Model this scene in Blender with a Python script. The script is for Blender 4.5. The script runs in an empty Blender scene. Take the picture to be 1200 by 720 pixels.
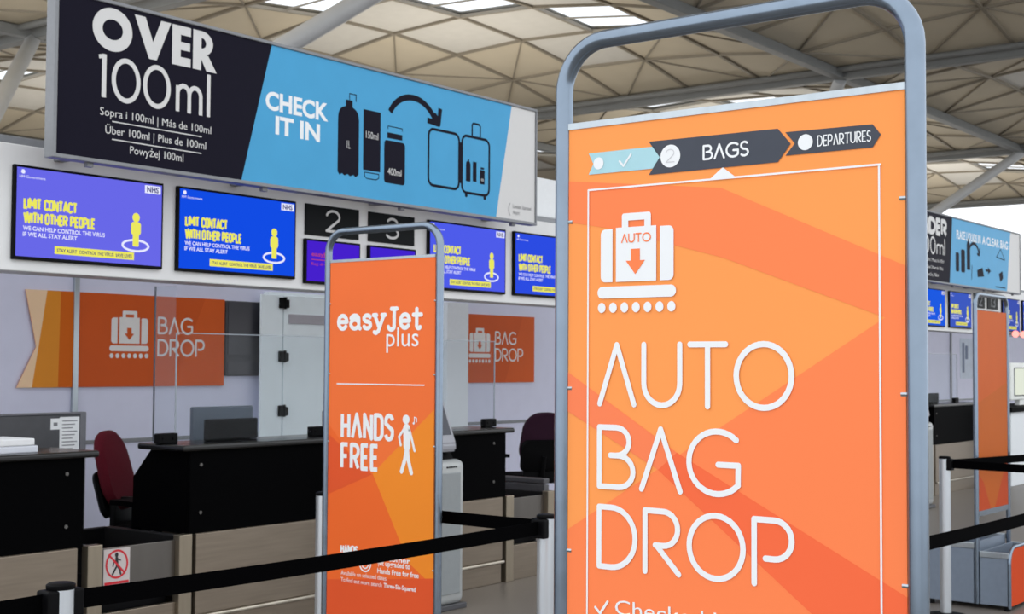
import bpy, bmesh, math, random
from mathutils import Vector, Matrix
random.seed(7)
S = bpy.context.scene
COL = S.collection
PI = math.pi

# ---------------------------------------------------------------- camera, world, exposure
cam_d = bpy.data.cameras.new('camera'); cam = bpy.data.objects.new('camera', cam_d); COL.objects.link(cam)
_al, _p, _r = math.radians(37.418), math.radians(2.4408), math.radians(0.3194)
_F0 = Vector((math.cos(_al), math.sin(_al), 0)); _R0 = Vector((math.sin(_al), -math.cos(_al), 0)); _Z = Vector((0, 0, 1))
_F = _F0*math.cos(_p) + _Z*math.sin(_p); _U0 = -_F0*math.sin(_p) + _Z*math.cos(_p)
_R = _R0*math.cos(_r) + _U0*math.sin(_r); _U = _U0*math.cos(_r) - _R0*math.sin(_r)
m = Matrix((_R, _U, -_F)).transposed().to_4x4(); m.translation = Vector((0, 0, 1.55)); cam.matrix_world = m
cam_d.sensor_width = 36.0; cam_d.lens = 1595.4/1200*36; cam_d.clip_start = 0.05; cam_d.clip_end = 500
cam_d.dof.use_dof = True; cam_d.dof.focus_distance = 2.6; cam_d.dof.aperture_fstop = 16.0
S.camera = cam
S.view_settings.view_transform = 'Standard'; S.view_settings.look = 'None'
S.view_settings.gamma = 1.0; S.view_settings.use_curve_mapping = False
S.view_settings.exposure = 0.0
W = bpy.data.worlds.new('overcast'); S.world = W; W.use_nodes = True
wn = W.node_tree; bgn = wn.nodes['Background']
bgn.inputs['Color'].default_value = (0.93, 0.965, 1.0, 1); bgn.inputs['Strength'].default_value = 1.7

# ---------------------------------------------------------------- materials
def lin(c):
    return tuple(((v/255)/12.92 if v/255 <= .04045 else ((v/255+.055)/1.055)**2.4) for v in c)
MATS = {}
def mat(name, rgb, rough=.5, metal=0.0, noise=.06, scale=30.0, stretch=(1, 1, 1), bump=0.0, rvar=0.0, spec=.5, coat=0.0):
    if name in MATS: return MATS[name]
    M = bpy.data.materials.new(name); M.use_nodes = True; N = M.node_tree; B = N.nodes['Principled BSDF']
    c = lin(rgb)
    tc = N.nodes.new('ShaderNodeTexCoord'); mp = N.nodes.new('ShaderNodeMapping'); mp.inputs['Scale'].default_value = stretch
    nz = N.nodes.new('ShaderNodeTexNoise'); nz.inputs['Scale'].default_value = scale; nz.inputs['Detail'].default_value = 4
    N.links.new(tc.outputs['Object'], mp.inputs['Vector']); N.links.new(mp.outputs['Vector'], nz.inputs['Vector'])
    rp = N.nodes.new('ShaderNodeValToRGB')
    rp.color_ramp.elements[0].position = .3; rp.color_ramp.elements[1].position = .7
    rp.color_ramp.elements[0].color = (*[max(0, v*(1-noise)) for v in c], 1)
    rp.color_ramp.elements[1].color = (*[min(1, v*(1+noise)) for v in c], 1)
    N.links.new(nz.outputs['Fac'], rp.inputs['Fac']); N.links.new(rp.outputs['Color'], B.inputs['Base Color'])
    B.inputs['Roughness'].default_value = rough; B.inputs['Metallic'].default_value = metal
    B.inputs['Specular IOR Level'].default_value = spec
    if coat: B.inputs['Coat Weight'].default_value = coat; B.inputs['Coat Roughness'].default_value = .15
    if bump:
        b = N.nodes.new('ShaderNodeBump'); b.inputs['Strength'].default_value = bump; b.inputs['Distance'].default_value = .01
        N.links.new(nz.outputs['Fac'], b.inputs['Height']); N.links.new(b.outputs['Normal'], B.inputs['Normal'])
    if rvar:
        mr = N.nodes.new('ShaderNodeMapRange'); mr.inputs['To Min'].default_value = max(.02, rough-rvar); mr.inputs['To Max'].default_value = rough+rvar
        N.links.new(nz.outputs['Fac'], mr.inputs['Value']); N.links.new(mr.outputs['Result'], B.inputs['Roughness'])
    MATS[name] = M; return M
def emit(name, rgb, k=1.0):
    if name in MATS: return MATS[name]
    M = bpy.data.materials.new(name); M.use_nodes = True; N = M.node_tree; N.nodes.clear()
    o = N.nodes.new('ShaderNodeOutputMaterial'); e = N.nodes.new('ShaderNodeEmission')
    e.inputs['Color'].default_value = (*lin(rgb), 1); e.inputs['Strength'].default_value = k
    N.links.new(e.outputs[0], o.inputs['Surface']); MATS[name] = M; return M
def glass(name, tint=(235, 240, 245), refl=.12, veil=.06):
    if name in MATS: return MATS[name]
    M = bpy.data.materials.new(name); M.use_nodes = True; N = M.node_tree; N.nodes.clear()
    o = N.nodes.new('ShaderNodeOutputMaterial'); t = N.nodes.new('ShaderNodeBsdfTransparent'); t.inputs['Color'].default_value = (*lin(tint), 1)
    g = N.nodes.new('ShaderNodeBsdfGlossy'); g.inputs['Roughness'].default_value = .02
    d = N.nodes.new('ShaderNodeBsdfDiffuse'); d.inputs['Color'].default_value = (.8, .82, .85, 1)
    lw = N.nodes.new('ShaderNodeLayerWeight'); lw.inputs['Blend'].default_value = refl
    m1 = N.nodes.new('ShaderNodeMixShader'); m2 = N.nodes.new('ShaderNodeMixShader'); m2.inputs['Fac'].default_value = veil
    N.links.new(lw.outputs['Fresnel'], m1.inputs['Fac']); N.links.new(t.outputs[0], m1.inputs[1]); N.links.new(g.outputs[0], m1.inputs[2])
    N.links.new(m1.outputs[0], m2.inputs[1]); N.links.new(d.outputs[0], m2.inputs[2]); N.links.new(m2.outputs[0], o.inputs['Surface'])
    MATS[name] = M; return M

floor_m = mat('terrazzo floor', (118, 111, 104), .4, noise=.2, scale=90, rvar=.08, spec=.25)
wallm = mat('lavender white wall panel', (214, 215, 236), .5, noise=.02, scale=6)
white = mat('white painted fascia', (222, 222, 222), .45, noise=.02, scale=8)
whitec = mat('cool white laminate', (232, 241, 246), .4, noise=.02, scale=8)
greyedge = mat('grey trim', (128, 130, 134), .45, noise=.05)
soff = mat('dark grey soffit', (120, 121, 126), .6, noise=.05)
alu = mat('anodised aluminium', (176, 184, 190), .32, 1.0, noise=.05, scale=60, stretch=(1, 1, .05))
galv = mat('grey enamelled steel tube', (128, 141, 156), .24, .9, noise=.06, scale=25, rvar=.06)
postm = mat('satin silver post', (205, 210, 216), .33, .75, noise=.03, scale=120, stretch=(1, 1, .03))
steel = mat('brushed stainless cladding', (142, 130, 116), .36, .85, noise=.08, scale=14, stretch=(.25, 1, 4), rvar=.08)
steel2 = mat('brushed stainless trim', (200, 192, 178), .3, .9, noise=.05, scale=40, stretch=(1, 1, .1))
black = mat('black laminate', (3, 3, 4), .6, noise=.2, scale=40, spec=.02)
blacktop = mat('polished black worktop', (8, 8, 9), .22, noise=.2, scale=40, spec=.5)
blackp = mat('black plastic', (9, 9, 11), .5, noise=.1, scale=50, spec=.08)
webbing = mat('black woven webbing', (3, 3, 4), .85, noise=.3, scale=350, bump=.2, spec=.02)
charcoal = mat('charcoal panel', (66, 66, 70), .5, noise=.08, scale=20)
dgrey = mat('dark glazed panel', (52, 51, 58), .35, noise=.08, scale=5)
maroon = mat('maroon wool upholstery', (84, 12, 27), .9, noise=.25, scale=220, bump=.3, spec=.2)
plum = mat('dark plum upholstery', (44, 18, 36), .9, noise=.25, scale=220, bump=.3, spec=.2)
paper = mat('white paper', (225, 226, 228), .7, noise=.02)
navy = mat('navy print', (20, 18, 33), .6, noise=.04, spec=.08)
sky_b = mat('sky blue print', (72, 160, 208), .4, noise=.03, scale=4, spec=.15)
pwhite = mat('white print', (236, 238, 240), .45, noise=.01)
bwhite = mat('soft white print', (208, 207, 206), .45, noise=.01)
or_a = mat('orange print', (255, 157, 84), .42, noise=.015, scale=3, spec=.15)
or_b = mat('deep orange print', (254, 133, 80), .42, noise=.015, scale=3, spec=.15)
or_c = mat('coral orange print', (247, 108, 66), .42, noise=.015, scale=3, spec=.15)
ej_a = mat('sign orange print', (243, 116, 58), .42, noise=.02, scale=3, spec=.15)
ej_b = mat('sign amber print', (242, 140, 44), .42, noise=.02, scale=3, spec=.15)
ej_c = mat('sign vermilion print', (226, 88, 46), .42, noise=.02, scale=3, spec=.15)
ej_d = mat('sign tangerine print', (238, 106, 46), .42, noise=.02, scale=3, spec=.15)
rust = mat('rust orange vinyl', (204, 86, 30), .45, noise=.03, scale=3, spec=.15)
rust2 = mat('bright rust vinyl', (212, 92, 34), .45, noise=.03, scale=3, spec=.15)
ochre = mat('ochre vinyl', (222, 140, 44), .45, noise=.03, scale=3, spec=.15)
pale = mat('pale sand vinyl', (240, 205, 168), .45, noise=.02, scale=3, spec=.15)
slate = mat('slate grey print', (72, 76, 86), .4, noise=.03, spec=.15)
powder = mat('pale blue print', (172, 213, 222), .4, noise=.02, spec=.15)
redp = mat('red print', (196, 22, 40), .45, noise=.03)
blackpr = mat('black print', (22, 20, 24), .45, noise=.03)
greypr = mat('grey print', (120, 120, 124), .5, noise=.03)
roofm = mat('beige roof deck', (196, 186, 166), .75, noise=.05, scale=.6)
ribm = mat('grey roof lattice', (140, 132, 118), .6, noise=.06)
beamm = mat('grey roof beam', (120, 122, 122), .55, noise=.05, scale=2)
shaftm = mat('white perforated reflector', (206, 204, 198), .6, noise=.03, scale=3)
treem = mat('pale grey painted tube', (198, 200, 202), .4, noise=.03, scale=2)
bluegrey = mat('blue grey powder coat', (128, 140, 156), .42, .2, noise=.04, scale=30)
kiosk_m = mat('pale grey kiosk shell', (170, 173, 173), .4, .15, noise=.03, scale=20)
cream = mat('cream screen', (236, 240, 228), .35, noise=.02)
glass_m = glass('clear acrylic', (249, 251, 252), refl=.02, veil=.012)
glass_s = glass('clear acrylic wing', (247, 249, 251), refl=.02, veil=.05)
skyl = glass('skylight glazing', (250, 252, 255), .05, .10)

# ---------------------------------------------------------------- geometry helpers
def new(): return bmesh.new()
def box(bm, a, b, bev=0.0, seg=2):
    x0, y0, z0 = [min(p, q) for p, q in zip(a, b)]; x1, y1, z1 = [max(p, q) for p, q in zip(a, b)]
    vs = [bm.verts.new(c) for c in ((x0,y0,z0),(x1,y0,z0),(x1,y1,z0),(x0,y1,z0),(x0,y0,z1),(x1,y0,z1),(x1,y1,z1),(x0,y1,z1))]
    fs = [bm.faces.new([vs[i] for i in f]) for f in ((3,2,1,0),(4,5,6,7),(0,1,5,4),(1,2,6,5),(2,3,7,6),(3,0,4,7))]
    if bev:
        es = list({e for f in fs for e in f.edges})
        bmesh.ops.bevel(bm, geom=es, offset=bev, segments=seg, profile=.5, affect='EDGES')
    return bm
def loft(bm, rings, close=True, capa=True, capb=True):
    prev = None; first = None
    for R in rings:
        vs = [bm.verts.new(p) for p in R]
        if prev:
            n = len(vs)
            for i in range(n if close else n-1):
                bm.faces.new((prev[i], prev[(i+1) % n], vs[(i+1) % n], vs[i]))
        else: first = vs
        prev = vs
    if capa: bm.faces.new(list(reversed(first)))
    if capb: bm.faces.new(prev)
def tube(bm, pts, r, n=14, caps=True):
    pts = [Vector(p) for p in pts]; rs = r if isinstance(r, (list, tuple)) else [r]*len(pts)
    rings = []; t0 = (pts[1]-pts[0]).normalized()
    up = Vector((0, 0, 1)) if abs(t0.z) < .9 else Vector((1, 0, 0))
    nrm = (up - t0*up.dot(t0)).normalized()
    for i, p in enumerate(pts):
        a = pts[max(0, i-1)]; b = pts[min(len(pts)-1, i+1)]; t = (b-a).normalized()
        nrm = (nrm - t*nrm.dot(t)).normalized(); bi = t.cross(nrm)
        rings.append([p + (nrm*math.cos(k*2*PI/n) + bi*math.sin(k*2*PI/n))*rs[i] for k in range(n)])
    loft(bm, rings, True, caps, caps)
def lathe(bm, prof, c=(0, 0, 0), n=28):
    c = Vector(c)
    loft(bm, [[c + Vector((max(r, .0005)*math.cos(k*2*PI/n), max(r, .0005)*math.sin(k*2*PI/n), z)) for k in range(n)] for r, z in prof])
def prism(bm, poly, axis, a, b):
    """poly in the two axes other than `axis`, extruded from a to b"""
    def P(p, h):
        return {'x': (h, p[0], p[1]), 'y': (p[0], h, p[1]), 'z': (p[0], p[1], h)}[axis]
    loft(bm, [[P(p, a) for p in poly], [P(p, b) for p in poly]])
def bar(bm, p, q, w, h):
    p, q = Vector(p), Vector(q); t = (q-p).normalized()
    s = t.cross(Vector((0, 0, 1)));  s = s.normalized() if s.length > 1e-4 else Vector((1, 0, 0)); u = s.cross(t)
    loft(bm, [[e + s*a*w/2 + u*b*h/2 for a, b in ((-1,-1),(1,-1),(1,1),(-1,1))] for e in (p, q)])
def obj(name, bm, m, parent=None, org=None, smooth=False, label=None):
    bmesh.ops.recalc_face_normals(bm, faces=bm.faces)
    if org is None:
        org = (0, 0, 0)
        if parent is not None:
            p = parent
            while p.parent: p = p.parent
            org = p.get('_o', (0, 0, 0))
    bmesh.ops.translate(bm, verts=bm.verts, vec=-Vector(org))
    me = bpy.data.meshes.new(name); bm.to_mesh(me); bm.free(); me.materials.append(m)
    if smooth:
        for p in me.polygons: p.use_smooth = True
        me.set_sharp_from_angle(angle=math.radians(40))
    o = bpy.data.objects.new(name, me); COL.objects.link(o)
    if parent: o.parent = parent
    if label: o['label'] = label
    return o
def thing(name, label, cat, loc=(0, 0, 0), group=None, world=True):
    """Empty at the thing's base; with world=True its parts are given in world coordinates"""
    o = bpy.data.objects.new(name, None); COL.objects.link(o); o.location = loc; o.empty_display_size = .1
    o['label'] = label; o['category'] = cat
    if group: o['group'] = group
    o['_o'] = list(loc) if world else [0, 0, 0]
    return o
def struct(name, bm, m, parent=None, smooth=False):
    o = obj(name, bm, m, parent, smooth=smooth)
    if not parent: o['kind'] = 'structure'
    return o
def dup(root, loc, label, rotz=None, group=None, name=None):
    r = root.copy(); COL.objects.link(r); r.location = loc; r['label'] = label
    if rotz is not None: r.rotation_euler = (0, 0, rotz)
    if group: r['group'] = group
    for ch in list(root.children):
        c = ch.copy(); COL.objects.link(c); c.parent = r
        for g in list(ch.children):
            d = g.copy(); COL.objects.link(d); d.parent = c
    return r

# ---------------------------------------------------------------- flat print / lettering
def arc(cx, cy, rx, ry, a0, a1, n=14):
    return [(cx+rx*math.cos(math.radians(a0+(a1-a0)*i/n)), cy+ry*math.sin(math.radians(a0+(a1-a0)*i/n))) for i in range(n+1)]
class Flat:
    """print lying on a plane: plane 'x' (facing -X, reads towards -Y) or 'y' (facing -Y, reads towards +X)"""
    def __init__(s, plane, c, off=.0006):
        s.pl = plane; s.c = c-off; s.bm = bmesh.new(); s.sg = -1 if plane == 'x' else 1; s.k = 0; s.d = 0.0
    def lay(s):   # overlapping pieces of one print sit a hair apart
        s.k = (s.k+1) % 13; s.d = s.k*3e-5
    def P(s, p, q): return (s.c-s.d, p, q) if s.pl == 'x' else (p, s.c-s.d, q)
    def face(s, pts):
        a = sum(pts[i][0]*pts[(i+1) % len(pts)][1]-pts[(i+1) % len(pts)][0]*pts[i][1] for i in range(len(pts)))
        if abs(a) < 1e-12: return
        if a*s.sg < 0: pts = list(reversed(pts))
        s.bm.faces.new([s.bm.verts.new(s.P(*p)) for p in pts])
    def poly(s, pts):
        s.lay()
        b = bmesh.new(); f = b.faces.new([b.verts.new((p[0], p[1], 0)) for p in pts]); f.normal_update()
        r = bmesh.ops.triangulate(b, faces=[f])
        for t in b.faces: s.face([(v.co.x, v.co.y) for v in t.verts])
        b.free(); return s
    def rect(s, a0, b0, a1, b1): s.lay(); s.face([(a0, b0), (a1, b0), (a1, b1), (a0, b1)]); return s
    def disc(s, cx, cy, rx, ry=None, n=24): s.lay(); s.face(arc(cx, cy, rx, ry or rx, 0, 360*(n-1)/n, n-1)); return s
    def ring(s, cx, cy, rx, ry, w, a0=0, a1=360, n=32, wy=None):
        s.lay(); wy = wy or w; o = arc(cx, cy, rx, ry, a0, a1, n); i = arc(cx, cy, rx-w, ry-wy, a0, a1, n)
        for k in range(n): s.face([o[k], o[k+1], i[k+1], i[k]])
        return s
    def rrect(s, a0, b0, a1, b1, r, rs=(1, 1, 1, 1)):
        s.lay(); a0, a1 = min(a0, a1), max(a0, a1); pts = []
        for k, (cx, cy, s0) in enumerate(((a1-r, b1-r, 0), (a0+r, b1-r, 90), (a0+r, b0+r, 180), (a1-r, b0+r, 270))):
            if rs[k]: pts += arc(cx, cy, r, r, s0, s0+90, 6)
            else: pts.append((a1 if k in (0, 3) else a0, b1 if k in (0, 1) else b0))
        s.face(pts); return s
    def stroke(s, pts, w, cap=True):
        P = [Vector(p) for p in pts]; pts = [P[0]]
        for p in P[1:]:
            if (p-pts[-1]).length > 1e-7: pts.append(p)
        h = w/2; n = len(pts); closed = n > 2 and (pts[0]-pts[-1]).length < 1e-6
        D = [(pts[i+1]-pts[i]).normalized() for i in range(n-1)]
        runs = [[0]]                      # split at sharp corners, mitre the gentle ones
        for i in range(1, n-1):
            runs[-1].append(i)
            if D[i-1].dot(D[i]) < .75: runs.append([i])
        runs[-1].append(n-1)
        for r in runs:
            s.lay(); L = []
            for i in r:
                if i == r[0]: d = (D[-1]+D[0]).normalized() if (closed and i == 0 and D[-1].dot(D[0]) > .75) else D[i]
                elif i == r[-1]: d = (D[-1]+D[0]).normalized() if (closed and i == n-1 and D[-1].dot(D[0]) > .75) else D[i-1]
                else: d = (D[i-1]+D[i]).normalized()
                k = 1/max(.6, d.dot(D[i if i < n-1 and i != r[-1] else i-1])); m = Vector((-d.y, d.x))*h*k
                L.append((tuple(pts[i]+m), tuple(pts[i]-m)))
            for a, b in zip(L, L[1:]): s.face([a[0], b[0], b[1], a[1]])
        ends = [r[0] for r in runs[1:]] + ([] if (closed or not cap) else [0, n-1])
        if closed and D[-1].dot(D[0]) <= .75: ends.append(0)
        for i in ends: s.disc(pts[i].x, pts[i].y, h, h, 18)
        return s
    def line(s, text, p0, p1, q, h, w, gap=.22, cap=True, space=.45, glyphs=None):
        """stroke lettering from p0 to p1 on baseline q with cap height h and stroke width w"""
        G = glyphs or GL; tot = 0
        for ch in text: tot += (space if ch == ' ' else G[ch][0]) + gap
        tot -= gap; L = abs(p1-p0)-w; k = L/tot; x = w/2; hh = h-w
        d = 1 if p1 > p0 else -1
        for ch in text:
            if ch == ' ': x += (space+gap)*k; continue
            gw, lines = G[ch]
            for ln in lines:
                s.stroke([(p0+d*(x+a*k), q+w/2+b*hh) for a, b in ln], w, cap)
            x += (gw+gap)*k
        return s
    def text(s, t, p0, p1, q, h, bold=0.0):
        cu = bpy.data.curves.new('t', 'FONT'); cu.body = t; cu.offset = bold; cu.resolution_u = 3
        o = bpy.data.objects.new('t', cu); me = o.to_mesh()
        xs = [v.co.x for v in me.vertices]
        if xs:
            x0, x1 = min(xs), max(xs); k = h/.682; d = 1 if (p1 is None or p1 > p0) else -1
            kx = (abs(p1-p0)/(x1-x0)) if p1 is not None else k
            if p1 is None and s.sg < 0: d = -1
            for f in me.polygons:
                s.face([(p0+d*(me.vertices[i].co.x-x0)*kx, q+me.vertices[i].co.y*k) for i in f.vertices])
        o.to_mesh_clear(); bpy.data.objects.remove(o); bpy.data.curves.remove(cu); return s
    def done(s, name, m, parent, label=None):
        bm = s.bm; org = (0, 0, 0); p = parent
        while p.parent: p = p.parent
        org = p.get('_o', (0, 0, 0))
        bmesh.ops.translate(bm, verts=bm.verts, vec=-Vector(org))
        me = bpy.data.meshes.new(name); bm.to_mesh(me); bm.free(); me.materials.append(m)
        o = bpy.data.objects.new(name, me); COL.objects.link(o); o.parent = parent
        if label: o['label'] = label
        return o
# stroke glyphs: (width, [polylines]) in a unit-high box
O_ = arc(.5, .5, .5, .5, 90, 450, 36)
GL = {
 'A': (.72, [[(0, 0), (.36, 1), (.72, 0)]]),
 'U': (.72, [[(0, 1), (0, .36)] + arc(.36, .36, .36, .36, 180, 360, 14) + [(.72, 1)]]),
 'T': (.68, [[(0, 1), (.68, 1)], [(.34, 1), (.34, 0)]]),
 'O': (1.0, [O_]),
 'B': (.66, [[(.22, .53), (.38, .53)] + arc(.38, .265, .28, .265, 90, -90, 12) + [(0, 0), (0, 1), (.33, 1)] + arc(.33, .765, .25, .235, 90, -90, 12)]),
 'G': (.86, [arc(.5, .5, .5, .5, 48, 317, 30) + [(.87, .47), (.52, .47)]]),
 'D': (.74, [[(0, 0), (0, 1), (.25, 1)] + arc(.25, .5, .49, .5, 90, -90, 20) + [(0, 0)]]),
 'R': (.66, [[(0, 0), (0, 1), (.36, 1)] + arc(.36, .72, .28, .28, 90, -90, 14) + [(.2, .44)], [(.22, .44), (.66, 0)]]),
 'P': (.66, [[(0, 0), (0, 1), (.36, 1)] + arc(.36, .7, .3, .3, 90, -90, 14) + [(.2, .4)]]),
 'S': (.56, [arc(.29, .745, .25, .255, 40, 270, 14) + arc(.28, .245, .28, .245, 90, -140, 14)]),
 'E': (.5, [[(.5, 1), (0, 1), (0, 0), (.5, 0)], [(0, .5), (.44, .5)]]),
 'F': (.48, [[(.48, 1), (0, 1), (0, 0)], [(0, .52), (.42, .52)]]),
 'H': (.62, [[(0, 0), (0, 1)], [(.62, 0), (.62, 1)], [(0, .52), (.62, .52)]]),
 'N': (.66, [[(0, 0), (0, 1), (.66, 0), (.66, 1)]]),
 'C': (.72, [arc(.5, .5, .5, .5, 55, 305, 24)]),
 'K': (.6, [[(0, 0), (0, 1)], [(.58, 1), (.04, .46)], [(.2, .6), (.6, 0)]]),
 'I': (.0, [[(0, 0), (0, 1)]]),
 'L': (.44, [[(0, 1), (0, 0), (.44, 0)]]),
 'M': (.8, [[(0, 0), (0, 1), (.4, .3), (.8, 1), (.8, 0)]]),
 'W': (1.0, [[(0, 1), (.25, 0), (.5, .9), (.75, 0), (1, 1)]]),
 'V': (.74, [[(0, 1), (.37, 0), (.74, 1)]]),
 'Y': (.66, [[(0, 1), (.33, .5), (.66, 1)], [(.33, .5), (.33, 0)]]),
 '0': (.56, [arc(.28, .5, .28, .5, 90, 450, 30)]),
 '1': (.16, [[(0, .96), (.16, 1), (.16, 0)]]),
 '2': (.58, [arc(.29, .71, .29, .29, 165, -30, 14) + [(0, 0), (.6, 0)]]),
 '3': (.56, [arc(.28, .75, .25, .25, 150, -90, 14) + arc(.27, .25, .29, .25, 90, -150, 14)]),
 'm': (.78, [[(0, 0), (0, .6)], [(0, .4)] + arc(.195, .4, .195, .2, 180, 0, 10) + [(.39, 0)], [(.39, .4)] + arc(.585, .4, .195, .2, 180, 0, 10) + [(.78, 0)]]),
 'l': (.0, [[(0, 0), (0, 1.04)]]),
}
# upright condensed alphabet for the narrow bold lettering
CG = dict(GL)
CG.update({
 'A': (.5, [[(0, 0), (.25, 1), (.5, 0)], [(.09, .3), (.41, .3)]]),
 'O': (.44, [[(0, .25), (0, .75)] + arc(.22, .78, .22, .22, 180, 0, 10) + [(.44, .25)] + arc(.22, .22, .22, .22, 0, -180, 10)]),
 'C': (.44, [arc(.22, .78, .22, .22, 0, 180, 10) + arc(.22, .22, .22, .22, 180, 360, 10)]),
 'D': (.44, [[(0, 0), (0, 1), (.2, 1)] + arc(.2, .76, .24, .24, 90, 0, 8) + arc(.2, .24, .24, .24, 0, -90, 8) + [(0, 0)]]),
 'S': (.42, [arc(.21, .77, .21, .23, 10, 180, 8) + [(.0, .66), (.42, .38)] + arc(.21, .23, .21, .23, 0, -170, 8)]),
 'N': (.46, [[(0, 0), (0, 1), (.46, 0), (.46, 1)]]),
 'H': (.44, [[(0, 0), (0, 1)], [(.44, 0), (.44, 1)], [(0, .5), (.44, .5)]]),
 'E': (.36, [[(.36, 1), (0, 1), (0, 0), (.36, 0)], [(0, .5), (.32, .5)]]),
 'F': (.36, [[(.36, 1), (0, 1), (0, 0)], [(0, .5), (.32, .5)]]),
 'R': (.44, [[(0, 0), (0, 1), (.2, 1)] + arc(.2, .74, .24, .26, 90, -90, 12) + [(0, .48)], [(.2, .48), (.44, 0)]]),
 'P': (.44, [[(0, 0), (0, 1), (.2, 1)] + arc(.2, .72, .24, .28, 90, -90, 12) + [(0, .44)]]),
 'T': (.46, [[(0, 1), (.46, 1)], [(.23, 1), (.23, 0)]]),
 'L': (.34, [[(0, 1), (0, 0), (.34, 0)]]),
 'W': (.8, [[(0, 1), (.2, 0), (.4, 1), (.6, 0), (.8, 1)]]),
 'M': (.62, [[(0, 0), (0, 1), (.31, .3), (.62, 1), (.62, 0)]]),
})
CH = dict(CG); CH['A'] = (.56, [[(0, 0), (.28, 1), (.56, 0)]])
def bag_icon(parent, plane, c, p0, p1, q0, q1, m, bg, word=None, off=.0008):
    """suitcase over a conveyor: printed icon filling p0..p1 by q0..q1"""
    f = Flat(plane, c, off); X = lambda u: p0+(p1-p0)*u; Y = lambda v: q0+(q1-q0)*v
    r = abs(p1-p0)*.06
    for a, b, rs in ((.04, .195, (0, 1, 1, 0)), (.80, .97, (1, 0, 0, 1))):
        if plane == 'x': rs = (rs[1], rs[0], rs[3], rs[2])
        f.rrect(X(a), Y(.31), X(b), Y(.85), r, rs)
    f.rect(X(.24), Y(.31), X(.755), Y(.86))
    f.rrect(X(.316), Y(.80), X(.40), Y(1), r*.5, (1, 1, 0, 0)); f.rrect(X(.605), Y(.80), X(.687), Y(1), r*.5, (1, 1, 0, 0)); f.rect(X(.36), Y(.925), X(.645), Y(1))
    f.rrect(X(0), Y(.145), X(1), Y(.265), abs(q1-q0)*.058)
    for k in range(7): f.disc(X(.055+k*.148), Y(.05), abs(p1-p0)*.05, abs(q1-q0)*.052, 16)
    o = f.done('suitcase_logo', m, parent)
    g = Flat(plane, c, off+.0006)
    g.poly([(X(.435), Y(.637)), (X(.55), Y(.637)), (X(.55), Y(.52)), (X(.615), Y(.52)), (X(.4925), Y(.38)), (X(.37), Y(.52)), (X(.435), Y(.52))])
    if word: g.line(word, X(.31), X(.69), Y(.70), abs(q1-q0)*.095, abs(q1-q0)*.013)
    g.done('arrow_logo', bg, parent)

# ---------------------------------------------------------------- the setting
bm = new(); box(bm, (-8, -14, -.2), (90, 75, 0)); struct('floor', bm, floor_m)
XG = [3.1, 20.9, 38.3, 55.8, 73.1]; YG = [1.2, 16.9, 32.2, 48.0, 64.0]; ZB, RISE, NC = 10.5, 1.0, 6
def dome(i, j):
    x0, x1, y0, y1 = XG[i], XG[i+1], YG[j], YG[j+1]
    def V(a, b, dz=0):
        u, v = 2*a/NC-1, 2*b/NC-1
        return Vector((x0+(x1-x0)*a/NC, y0+(y1-y0)*b/NC, ZB+RISE*(1-u*u)*(1-v*v)+dz))
    pn = new(); rb = new(); sh = new(); pa = new()
    for a in range(NC):
        for b in range(NC):
            q = [V(a, b), V(a+1, b), V(a+1, b+1), V(a, b+1)]
            if (a, b) in ((2, 2), (1, 3), (3, 1)):
                pa.faces.new([pa.verts.new(p+Vector((0, 0, .05))) for p in q])
                bar(rb, (q[0]+q[1])/2, (q[2]+q[3])/2, .03, .05)
            elif (a, b) in ((3, 3), (2, 3), (3, 2), (1, 1), (1, 2), (2, 1), (2, 4), (4, 2)):
                top = [p+Vector((0, 0, .12)) for p in q]
                sh.faces.new([sh.verts.new(p) for p in q]); sh.faces.new([sh.verts.new(p) for p in reversed(top)])
            else:
                top = [p+Vector((0, 0, .12)) for p in q]
                for t in ((0, 1, 2), (0, 2, 3)) if (a+b) % 2 else ((0, 1, 3), (1, 2, 3)):
                    pn.faces.new([pn.verts.new(q[k]) for k in t])
                    pn.faces.new([pn.verts.new(top[k]) for k in reversed(t)])
                d = (q[0], q[2]) if (a+b) % 2 else (q[1], q[3])
                bar(rb, d[0]-Vector((0, 0, .02)), d[1]-Vector((0, 0, .02)), .045, .05)
    for a in range(NC+1):
        for b in range(NC):
            for p, q in ((V(a, b, -.03), V(a, b+1, -.03)), (V(b, a, -.03), V(b+1, a, -.03))):
                bar(rb, p, q, .09, .09)
    c = struct('ceiling', pn, roofm)
    obj('roof_lattice', rb, ribm, c); s = obj('skylight_reflector', sh, shaftm, c); obj('skylight_pane', pa, skyl, s)
for i in range(4):
    for j in range(4):
        if (i == 3 and j == 3): continue
        dome(i, j)
n = 1
for x in XG[1:]:
    bm = new(); box(bm, (x-.16, YG[0], ZB-.32), (x+.16, YG[-1], ZB-.02), .03)
    tube(bm, [(x-.5, YG[0], ZB-.1), (x-.5, YG[-1], ZB-.1)], .09); struct('trim_%d' % n, bm, beamm); n += 1
for y in YG[:-1]:
    bm = new(); box(bm, (XG[0], y-.16, ZB-.30), (XG[-1], y+.16, ZB-.03), .03); struct('trim_%d' % n, bm, beamm); n += 1
def uplight_fill(x, y, e, col=(1, .93, .82)):
    L = bpy.data.lights.new('uplighter_fill', 'AREA'); L.shape = 'DISK'; L.size = 6.0; L.energy = e; L.color = col
    o = bpy.data.objects.new('uplighter_fill', L); COL.objects.link(o); o.location = (x, y, 5.5); o.rotation_euler = (PI, 0, 0)
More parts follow.
